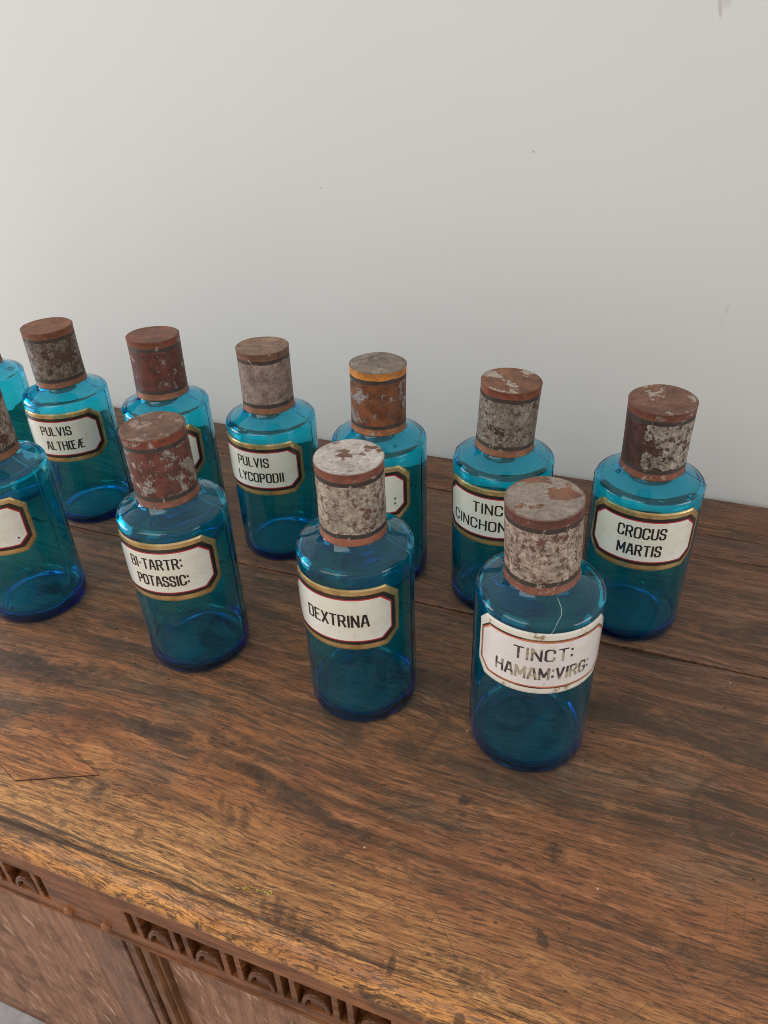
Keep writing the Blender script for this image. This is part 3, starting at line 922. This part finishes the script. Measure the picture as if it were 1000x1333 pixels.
# ---- stroke alphabet: polylines in a box of width w and height 1
W_ = 0.56
GL = {
    'A': (0.60, [[(0, 0), (0.22, 1), (0.38, 1), (0.60, 0)], [(0.10, 0.32), (0.50, 0.32)]]),
    'B': (W_, [[(0, 0), (0, 1), (0.40, 1), (0.52, 0.88), (0.52, 0.62), (0.40, 0.53), (0, 0.53)], [(0.40, 0.53), (0.54, 0.40), (0.54, 0.13), (0.41, 0), (0, 0)]]),
    'C': (W_, [[(0.54, 0.72), (0.54, 0.87), (0.41, 1), (0.14, 1), (0, 0.87), (0, 0.13), (0.14, 0), (0.41, 0), (0.54, 0.13), (0.54, 0.28)]]),
    'D': (W_, [[(0, 0), (0, 1), (0.40, 1), (0.54, 0.86), (0.54, 0.14), (0.40, 0), (0, 0)]]),
    'E': (0.50, [[(0.48, 0), (0, 0), (0, 1), (0.48, 1)], [(0, 0.53), (0.36, 0.53)]]),
    'G': (W_, [[(0.54, 0.74), (0.54, 0.87), (0.41, 1), (0.14, 1), (0, 0.87), (0, 0.13), (0.14, 0), (0.41, 0), (0.54, 0.13), (0.54, 0.44), (0.32, 0.44)]]),
    'H': (W_, [[(0, 0), (0, 1)], [(0.55, 0), (0.55, 1)], [(0, 0.52), (0.55, 0.52)]]),
    'I': (0.06, [[(0.03, 0), (0.03, 1)]]),
    'L': (0.46, [[(0, 1), (0, 0), (0.44, 0)]]),
    'M': (0.72, [[(0, 0), (0, 1), (0.35, 0.25), (0.70, 1), (0.70, 0)]]),
    'N': (W_, [[(0, 0), (0, 1), (0.55, 0), (0.55, 1)]]),
    'O': (W_, [[(0.14, 0), (0.41, 0), (0.55, 0.13), (0.55, 0.87), (0.41, 1), (0.14, 1), (0, 0.87), (0, 0.13), (0.14, 0)]]),
    'P': (0.53, [[(0, 0), (0, 1), (0.38, 1), (0.51, 0.87), (0.51, 0.58), (0.38, 0.46), (0, 0.46)]]),
    'R': (W_, [[(0, 0), (0, 1), (0.39, 1), (0.52, 0.87), (0.52, 0.62), (0.39, 0.50), (0, 0.50)], [(0.30, 0.50), (0.55, 0)]]),
    'S': (0.52, [[(0.50, 0.74), (0.50, 0.88), (0.38, 1), (0.13, 1), (0, 0.88), (0, 0.65), (0.13, 0.54), (0.38, 0.47), (0.50, 0.36), (0.50, 0.12), (0.38, 0), (0.13, 0), (0, 0.12), (0, 0.26)]]),
    'T': (0.54, [[(0.27, 0), (0.27, 1)], [(-0.02, 1), (0.56, 1)]]),
    'U': (0.54, [[(0, 1), (0, 0.13), (0.13, 0), (0.40, 0), (0.53, 0.13), (0.53, 1)]]),
    'V': (0.56, [[(0, 1), (0.27, 0), (0.54, 1)]]),
    'X': (0.54, [[(0, 0), (0.54, 1)], [(0, 1), (0.54, 0)]]),
    'Y': (0.54, [[(0, 1), (0.27, 0.5), (0.54, 1)], [(0.27, 0.5), (0.27, 0)]]),
    '\u0152': (0.84, [[(0.80, 0), (0.14, 0), (0, 0.13), (0, 0.87), (0.14, 1), (0.80, 1)], [(0.43, 0), (0.43, 1)], [(0.43, 0.53), (0.72, 0.53)]]),
    '\u00c6': (0.86, [[(0, 0), (0.36, 1), (0.84, 1)], [(0.44, 1), (0.44, 0), (0.84, 0)], [(0.13, 0.32), (0.44, 0.32)], [(0.44, 0.55), (0.72, 0.55)]]),
    '-': (0.22, [[(0.0, 0.50), (0.20, 0.50)]]),
    '.': (0.08, [[(0.04, 0.0), (0.04, 0.07)]]),
    ':': (0.08, [[(0.04, 0.22), (0.04, 0.31)], [(0.04, 0.78), (0.04, 0.87)]]),
    ' ': (0.30, []),
}


def text_width(s, h, gap):
    return sum(GL[c][0] * h for c in s) + gap * h * (len(s) - 1)


def text_quads(line, cx_, y0, h, sq, wt, gap, left=None):
    """list of quads in (s,t) label space"""
    tw0 = text_width(line, h, gap)
    if left is None:
        sq = sq / tw0              # sq is the wanted width of the line
        x = cx_ - sq * tw0 / 2
    else:
        x = left
    q = []
    for ch in line:
        gw, pls = GL[ch]
        for pl in pls:
            for (ax, ay), (bx, by) in zip(pl, pl[1:]):
                a = Vector((x + ax * h * sq, y0 + ay * h))
                b = Vector((x + bx * h * sq, y0 + by * h))
                d = (b - a)
                L = d.length
                d.normalize()
                nrm = Vector((-d.y, d.x))
                hw = wt * 0.5 * h * (0.78 if abs(d.y) < 0.3 else 1.0)
                a2, b2 = a - d * hw * 0.72, b + d * hw * 0.72
                ns = max(1, int(abs(d.x) * L / 0.05))
                for k in range(ns):
                    p0 = a2.lerp(b2, k / ns)
                    p1 = a2.lerp(b2, (k + 1) / ns)
                    q.append((p0 - nrm * hw, p1 - nrm * hw, p1 + nrm * hw, p0 + nrm * hw))
        x += (gw + gap) * h * sq
    return q


def cyl(az, s, t_, rad):
    a = az + s                     # unit radius: arc length = angle
    return (rad * cos(a) * S, rad * sin(a) * S, t_ * S)


def octa_t(s, w, h, cs, ct):
    s = abs(s)
    if s <= w - cs:
        return h
    return h - ct * (s - (w - cs)) / cs


def octa_strip(az, zc, w, h, cs, ct, rad, n=26, rim=None, bev=0.0):
    ss = sorted(set([-w + 2 * w * k / n for k in range(n + 1)] + [w - cs, -(w - cs)]))
    vv, ff = [], []
    for s in ss:
        tt = octa_t(s, w, h, cs, ct)
        if rim is None:
            vv += [cyl(az, s, zc - tt, rad), cyl(az, s, zc + tt, rad)]
        else:
            s2 = s * (w - bev) / w
            t2 = octa_t(s2, w - bev, h - bev, cs * 0.97, ct * 0.97)
            vv += [cyl(az, s, zc - tt, rim), cyl(az, s, zc - tt, rad - bev * 0.25), cyl(az, s2, zc - t2, rad), cyl(az, s2, zc + t2, rad),
                   cyl(az, s, zc + tt, rad - bev * 0.25), cyl(az, s, zc + tt, rim)]
    m = 2 if rim is None else 6
    for k in range(len(ss) - 1):
        for j in range(m - 1):
            a = k * m + j
            ff.append((a, a + m, a + m + 1, a + 1))
    if rim is not None:
        ff.append(tuple(range(0, 6)))
        b = (len(ss) - 1) * m
        ff.append(tuple(b + j for j in range(5, -1, -1)))
    return vv, ff


LM = {'fine': label_mats('fine'), 'worn': label_mats('worn')}
ZLC = 2.52


def make_label(root, az, lines, kind='fine', R=1.0, dz=0.0):
    """lines: (text, centre s, base t relative to label centre, height, squeeze)"""
    az = radians(az)
    L = LM[kind]
    zc = ZLC + dz
    r0 = R
    if kind == 'fine':
        dims = [(1.145, 0.640, 0.25, 0.24), (1.052, 0.522, 0.20, 0.19), (0.982, 0.455, 0.185, 0.175), (0.960, 0.432, 0.18, 0.17)]
    else:
        dims = [(1.165, 0.615, 0.17, 0.20), (1.085, 0.495, 0.17, 0.17), (1.060, 0.468, 0.16, 0.16), (1.035, 0.442, 0.15, 0.15)]
    w_, h_, cs, ct = dims[0]
    v1, f1 = octa_strip(az, zc, w_, h_, cs, ct, r0 + 0.019, rim=r0 + 0.001, bev=0.035)
    plate = mesh_obj('label', v1, f1, L['border'], root)
    for (nm, key, (w_, h_, cs, ct), rr) in (('black_border', 'black', dims[1], 0.0222), ('red_border', 'red', dims[2], 0.0245), ('cream_field', 'white', dims[3], 0.0268)):
        v1, f1 = octa_strip(az, zc, w_, h_, cs, ct, r0 + rr)
        mesh_obj(nm, v1, f1, L[key], plate)
    vv, ff = [], []
    cnt = 0
    for ln in lines:
        text, cs_, t0, h, sq = ln[:5]
        for q in text_quads(text, cs_, t0, h, sq, 0.160, 0.27, left=ln[5] if len(ln) > 5 else None):
            b = len(vv)
            rad = r0 + 0.0288 + 0.00004 * cnt
            cnt += 1
            for p in q:
                vv.append(cyl(az, p.x, zc + p.y, rad))
            ff.append((b, b + 1, b + 2, b + 3))
    if vv:
        mesh_obj('lettering', vv, ff, L['ink'], plate)
    return plate


def make_lid(root, mat, tilt, rs=1.0, dh=0.0, seed=0):
    R_ = RL * rs
    body = [(R_ - 0.03, 0.0), (R_ + 0.004, 0.0), (R_ + 0.010, 0.018), (R_ + 0.004, 0.036), (R_ - 0.002, 0.05), (R_ - 0.004, 0.30), (R_ - 0.006, 0.7), (R_ - 0.004, 1.04),
            (R_ - 0.004, 1.072), (R_ - 0.003, 1.20), (R_ - 0.001, 1.322), (R_ + 0.004, 1.332), (R_ + 0.004, 1.346), (R_ - 0.008, 1.353),
            (R_ - 0.030, 1.3575)]
    v1, f1 = lathe(body, 72, 0.012, seed)
    o = mesh_obj('lid', v1, f1, mat, root, smooth=True)
    sharp(o, 40)
    top = [(R_ - 0.0302, 1.3573), (R_ - 0.06, 1.353), (0.35, 1.358), (0.15, 1.361), (0.0, 1.362)]
    v2, f2_ = lathe(top, 72, 0.012, seed)
    d = mesh_obj('lid_top', v2, f2_, mat, o, smooth=True)
    o.location = (0, 0, (HS + dh - 0.02) * S)
    # lean of the loose tin lid
    tx, ty = tilt
    o.rotation_euler = (-ty / HL, tx / HL, 0)
    return o


G = 'blue glass apothecary bottles with tin lids'
RB = (0.115, 0.038, 0.024)      # red-brown paint
BE = (0.38, 0.30, 0.22)         # beige bare tin
CO = (0.20, 0.080, 0.047)       # copper red band
OR = (0.29, 0.120, 0.060)       # orange foot band
# name, X, Y, tilt, lid rs, R, dh, label az, lines, kind, lid material args, label text
B = [
    dict(x=-16.45, y=13.20, tilt=(0, 0), rs=1.0, dh=0, az=-70, lines=[], lid=dict(paint=RB, chip=BE, cover=0.5, scale=4, disc=RB, dchip=BE, dcover=0.3, band=CO, low=OR, seed=3),
         label='back row blue bottle cut off at the left, no label in view'),
    dict(x=-13.676, y=13.076, tilt=(0.001, 0), rs=1.016, dh=-0.03, az=-71,
         lines=[('PULVIS', -0.01, 0.092, 0.212, 0.71), ('ALTH\u0152\u00c6', 0.12, -0.29, 0.212, 0.87)],
         lid=dict(paint=(0.10, 0.05, 0.036), chip=(0.22, 0.18, 0.14), cover=0.54, scale=3.4, disc=(0.24, 0.085, 0.038), dchip=(0.5, 0.42, 0.36), dcover=0.34, band=(0.26, 0.085, 0.038), low=OR, seed=11, speck=0.02),
         label='blue bottle labelled PULVIS ALTHŒÆ with greyish brown lid bearing one pale chip'),
    dict(x=-10.772, y=13.128, tilt=(0.008, 0.046), rs=1.015, dh=0.016, az=-77, lines=[],
         lid=dict(paint=(0.13, 0.034, 0.022), chip=(0.33, 0.30, 0.26), cover=0.40, scale=3.6, disc=(0.20, 0.066, 0.034), dchip=(0.3, 0.2, 0.14), dcover=0.25, band=(0.22, 0.060, 0.030), low=OR, seed=23),
         label='back row blue bottle mostly hidden behind BI-TARTR: POTASSIC: bottle, lid plain dark red brown'),
    dict(bub=[(-0.14, -0.92, 3.42, 0.030), (0.60, -0.26, 3.58, 0.020)], x=-8.07, y=13.264, tilt=(-0.007, 0.026), rs=0.99, dh=-0.006, az=-89,
         lines=[('PULVIS', -0.02, 0.092, 0.212, 0.73), ('LYCOPODII', 0.10, -0.29, 0.212, 1.05)],
         lid=dict(paint=(0.31, 0.212, 0.18), chip=(0.36, 0.275, 0.215), cover=0.48, scale=2.0, disc=(0.27, 0.155, 0.10), dchip=(0.33, 0.19, 0.125), dcover=0.4, band=(0.20, 0.092, 0.052), low=OR, seed=37, blackgone=0.0),
         label='blue bottle labelled PULVIS LYCOPODII with evenly greyish tan lid'),
    dict(bub=[(0.55, -0.53, 3.49, 0.034)], x=-5.39, y=13.079, tilt=(0.030, 0.021), rs=1.002, dh=-0.014, az=-97, lines=[(':', 0.78, -0.29, 0.215, 0.02)],
         lid=dict(paint=(0.22, 0.066, 0.022), chip=(0.33, 0.32, 0.30), cover=0.445, scale=3.2, disc=(0.21, 0.155, 0.115), dchip=(0.33, 0.28, 0.23), dcover=0.46, band=(0.60, 0.22, 0.035), low=(0.40, 0.14, 0.05), seed=41),
         label='back row blue bottle behind DEXTRINA, lid rusty orange with bright orange top band'),
    dict(x=-2.707, y=13.006, tilt=(0.066, -0.009), rs=0.994, dh=0, az=-93,
         lines=[('TINCT:', 0.14, 0.092, 0.215, 0.84), ('CINCHONA', 0.0, -0.29, 0.215, 1.06, -0.77)],
         lid=dict(paint=(0.085, 0.042, 0.030), chip=(0.27, 0.225, 0.18), cover=0.60, scale=3.8, disc=(0.24, 0.092, 0.048), dchip=(0.50, 0.42, 0.34), dcover=0.455, band=(0.24, 0.066, 0.036), low=OR, seed=53),
         label='blue bottle labelled TINCT: CINCHONA, its reddish lid top flecked with a few chips'),
    dict(bub=[(-0.57, -0.29, 3.52, 0.050), (0.27, -0.90, 3.375, 0.038), (0.74, -0.58, 3.375, 0.042)], x=0.07, y=13.103, tilt=(-0.013, -0.073), rs=1.014, dh=-0.043, az=-86,
         lines=[('CROCUS', -0.03, 0.085, 0.222, 0.83), ('MARTIS', -0.03, -0.30, 0.222, 0.76)],
         lid=dict(paint=(0.070, 0.024, 0.022), chip=(0.36, 0.31, 0.245), cover=0.34, scale=4.2, disc=(0.215, 0.090, 0.055), dchip=(0.46, 0.38, 0.31), dcover=0.44, band=(0.185, 0.062, 0.038), low=(0.24, 0.072, 0.040), seed=67, side=(0.95, -0.30, -0.05, 0.22), ang_amt=0.12),
         label='rightmost blue bottle, labelled CROCUS MARTIS, its lid half maroon half tan'),
    dict(x=-12.369, y=9.472, tilt=(0, 0), rs=1.011, dh=0.086, az=-85, lines=[('.', 0.80, -0.29, 0.215, 0.02)],
         lid=dict(paint=(0.11, 0.05, 0.034), chip=(0.32, 0.26, 0.20), cover=0.58, scale=3.4, disc=RB, dchip=BE, dcover=0.4, band=CO, low=OR, seed=71),
         label='front row blue bottle cut off by the left edge, label ending in a full stop'),
    dict(x=-8.07, y=9.398, tilt=(-0.021, -0.02), rs=0.985, dh=0.004, az=-78,
         lines=[('BI-TARTR:', -0.04, 0.092, 0.212, 0.97), ('POTASSIC:', 0.03, -0.28, 0.212, 0.95)],
         lid=dict(paint=(0.155, 0.046, 0.030), chip=(0.37, 0.32, 0.255), cover=0.475, scale=3.0, disc=(0.19, 0.092, 0.055), dchip=(0.36, 0.26, 0.20), dcover=0.45, band=(0.26, 0.066, 0.036), low=(0.26, 0.095, 0.060), seed=83),
         label='blue bottle labelled BI-TARTR: POTASSIC: with red brown lid peeling in beige patches'),
    dict(x=-4.386, y=9.360, tilt=(0.007, -0.017), rs=0.975, dh=0.045, az=-90,
         lines=[('DEXTRINA', 0.03, -0.12, 0.235, 1.08)],
         lid=dict(paint=(0.150, 0.062, 0.043), chip=(0.46, 0.385, 0.295), cover=0.60, scale=3.6, disc=(0.20, 0.092, 0.058), dchip=(0.66, 0.60, 0.55), dcover=0.60, band=(0.27, 0.088, 0.056), low=(0.36, 0.125, 0.065), seed=95, dscale=3.4),
         label='blue bottle labelled DEXTRINA with whitish flaking lid top'),
    dict(x=-1.241, y=9.299, tilt=(-0.057, -0.054), rs=1.002, dh=-0.057, az=-72,
         lines=[('TINCT:', -0.03, 0.092, 0.222, 0.86), ('HAMAM:VIRG:', 0.0, -0.29, 0.222, 1.47)], kind='worn',
         lid=dict(paint=(0.155, 0.060, 0.040), chip=(0.46, 0.355, 0.275), cover=0.60, scale=4.6, disc=(0.22, 0.092, 0.052), dchip=(0.36, 0.30, 0.25), dcover=0.56, band=(0.17, 0.062, 0.045), low=(0.27, 0.095, 0.058), seed=107, speck=0.03, dscale=3.0),
         label='nearest blue bottle, labelled TINCT: HAMAM: VIRG: in worn lettering'),
]

for i, d in enumerate(B):
    root = empty('apothecary_bottle', (d['x'] * S, d['y'] * S, ZT + 0.012 * S), d['label'], 'bottle', G)
    vv, ff = bottle_mesh(i * 3.7 + 1, d['az'] + 88, 1.0, d['dh'])
    g = mesh_obj('glass_body', vv, ff, GLASS, root, smooth=True)
    if d['lines'] or i == 2:
        make_label(root, d['az'], d['lines'], d.get('kind', 'fine'), 1.0, {8: 0.04, 10: 0.08}.get(i, 0.0))
    lm = lid_mat('painted_tin_lid_%d' % i, **d['lid'])
    lid = make_lid(root, lm, d['tilt'], d['rs'], d['dh'], i * 1.9)
    for (bx, by, bz, br) in d.get('bub', ()):      # blisters in the glass
        bb = bmesh.new()
        bmesh.ops.create_icosphere(bb, subdivisions=3, radius=br * S)
        me = bpy.data.meshes.new('air_bubble')
        bb.to_mesh(me)
        bb.free()
        me.materials.append(GLASS)
        me.polygons.foreach_set('use_smooth', [True] * len(me.polygons))
        ob = bpy.data.objects.new('air_bubble', me)
        COL.objects.link(ob)
        ob.parent = g
        ob.scale = (1.25, 1, 0.7)
        ob.location = (bx * S, by * S, bz * S)
    if i == 10:      # pale scratch that runs over the shoulder
        pts = []
        for k in range(25):
            tt = k / 24
            a = radians(-56 - 18 * tt + 5 * sin(tt * 5))
            r = 0.60 + 0.44 * min(1, tt / 0.75)
            if tt < 0.75:
                z = 3.223 + 0.19 - 0.005 + (0.165 * (1 - tt / 0.5) if tt < 0.5 else -0.22 * ((tt - 0.5) / 0.25) ** 2)
                z = 3.60 - 0.16 * (r - 0.6) / 0.25 if r < 0.85 else 3.44 - 0.27 * ((r - 0.85) / 0.19) ** 2
                z += -0.057
            else:
                r = 1.006
                z = 3.10 - 0.30 * (tt - 0.75) / 0.25
            pts.append(Vector((r * cos(a), r * sin(a), z)))
        from mathutils.bvhtree import BVHTree
        bv = BVHTree.FromPolygons([Vector(v) for v in vv], ff)
        vs2, fs2 = [], []
        for k, p in enumerate(pts):
            loc, nrm, _, _ = bv.find_nearest(p * S)
            p1 = pts[min(k + 1, 24)] - pts[max(k - 1, 0)]
            sd = nrm.cross(p1).normalized() * (0.0038 * S)
            base = loc + nrm * 0.0001
            vs2 += [base - sd, base + nrm * 0.00012, base + sd]
            if k:
                a = 3 * k
                fs2 += [(a - 3, a, a + 1, a - 2), (a - 2, a + 1, a + 2, a - 1)]
        ms = NT('pale_scratch').bsdf((0.36, 0.43, 0.40), 0.5)
        mesh_obj('scratch', vs2, fs2, ms, root)
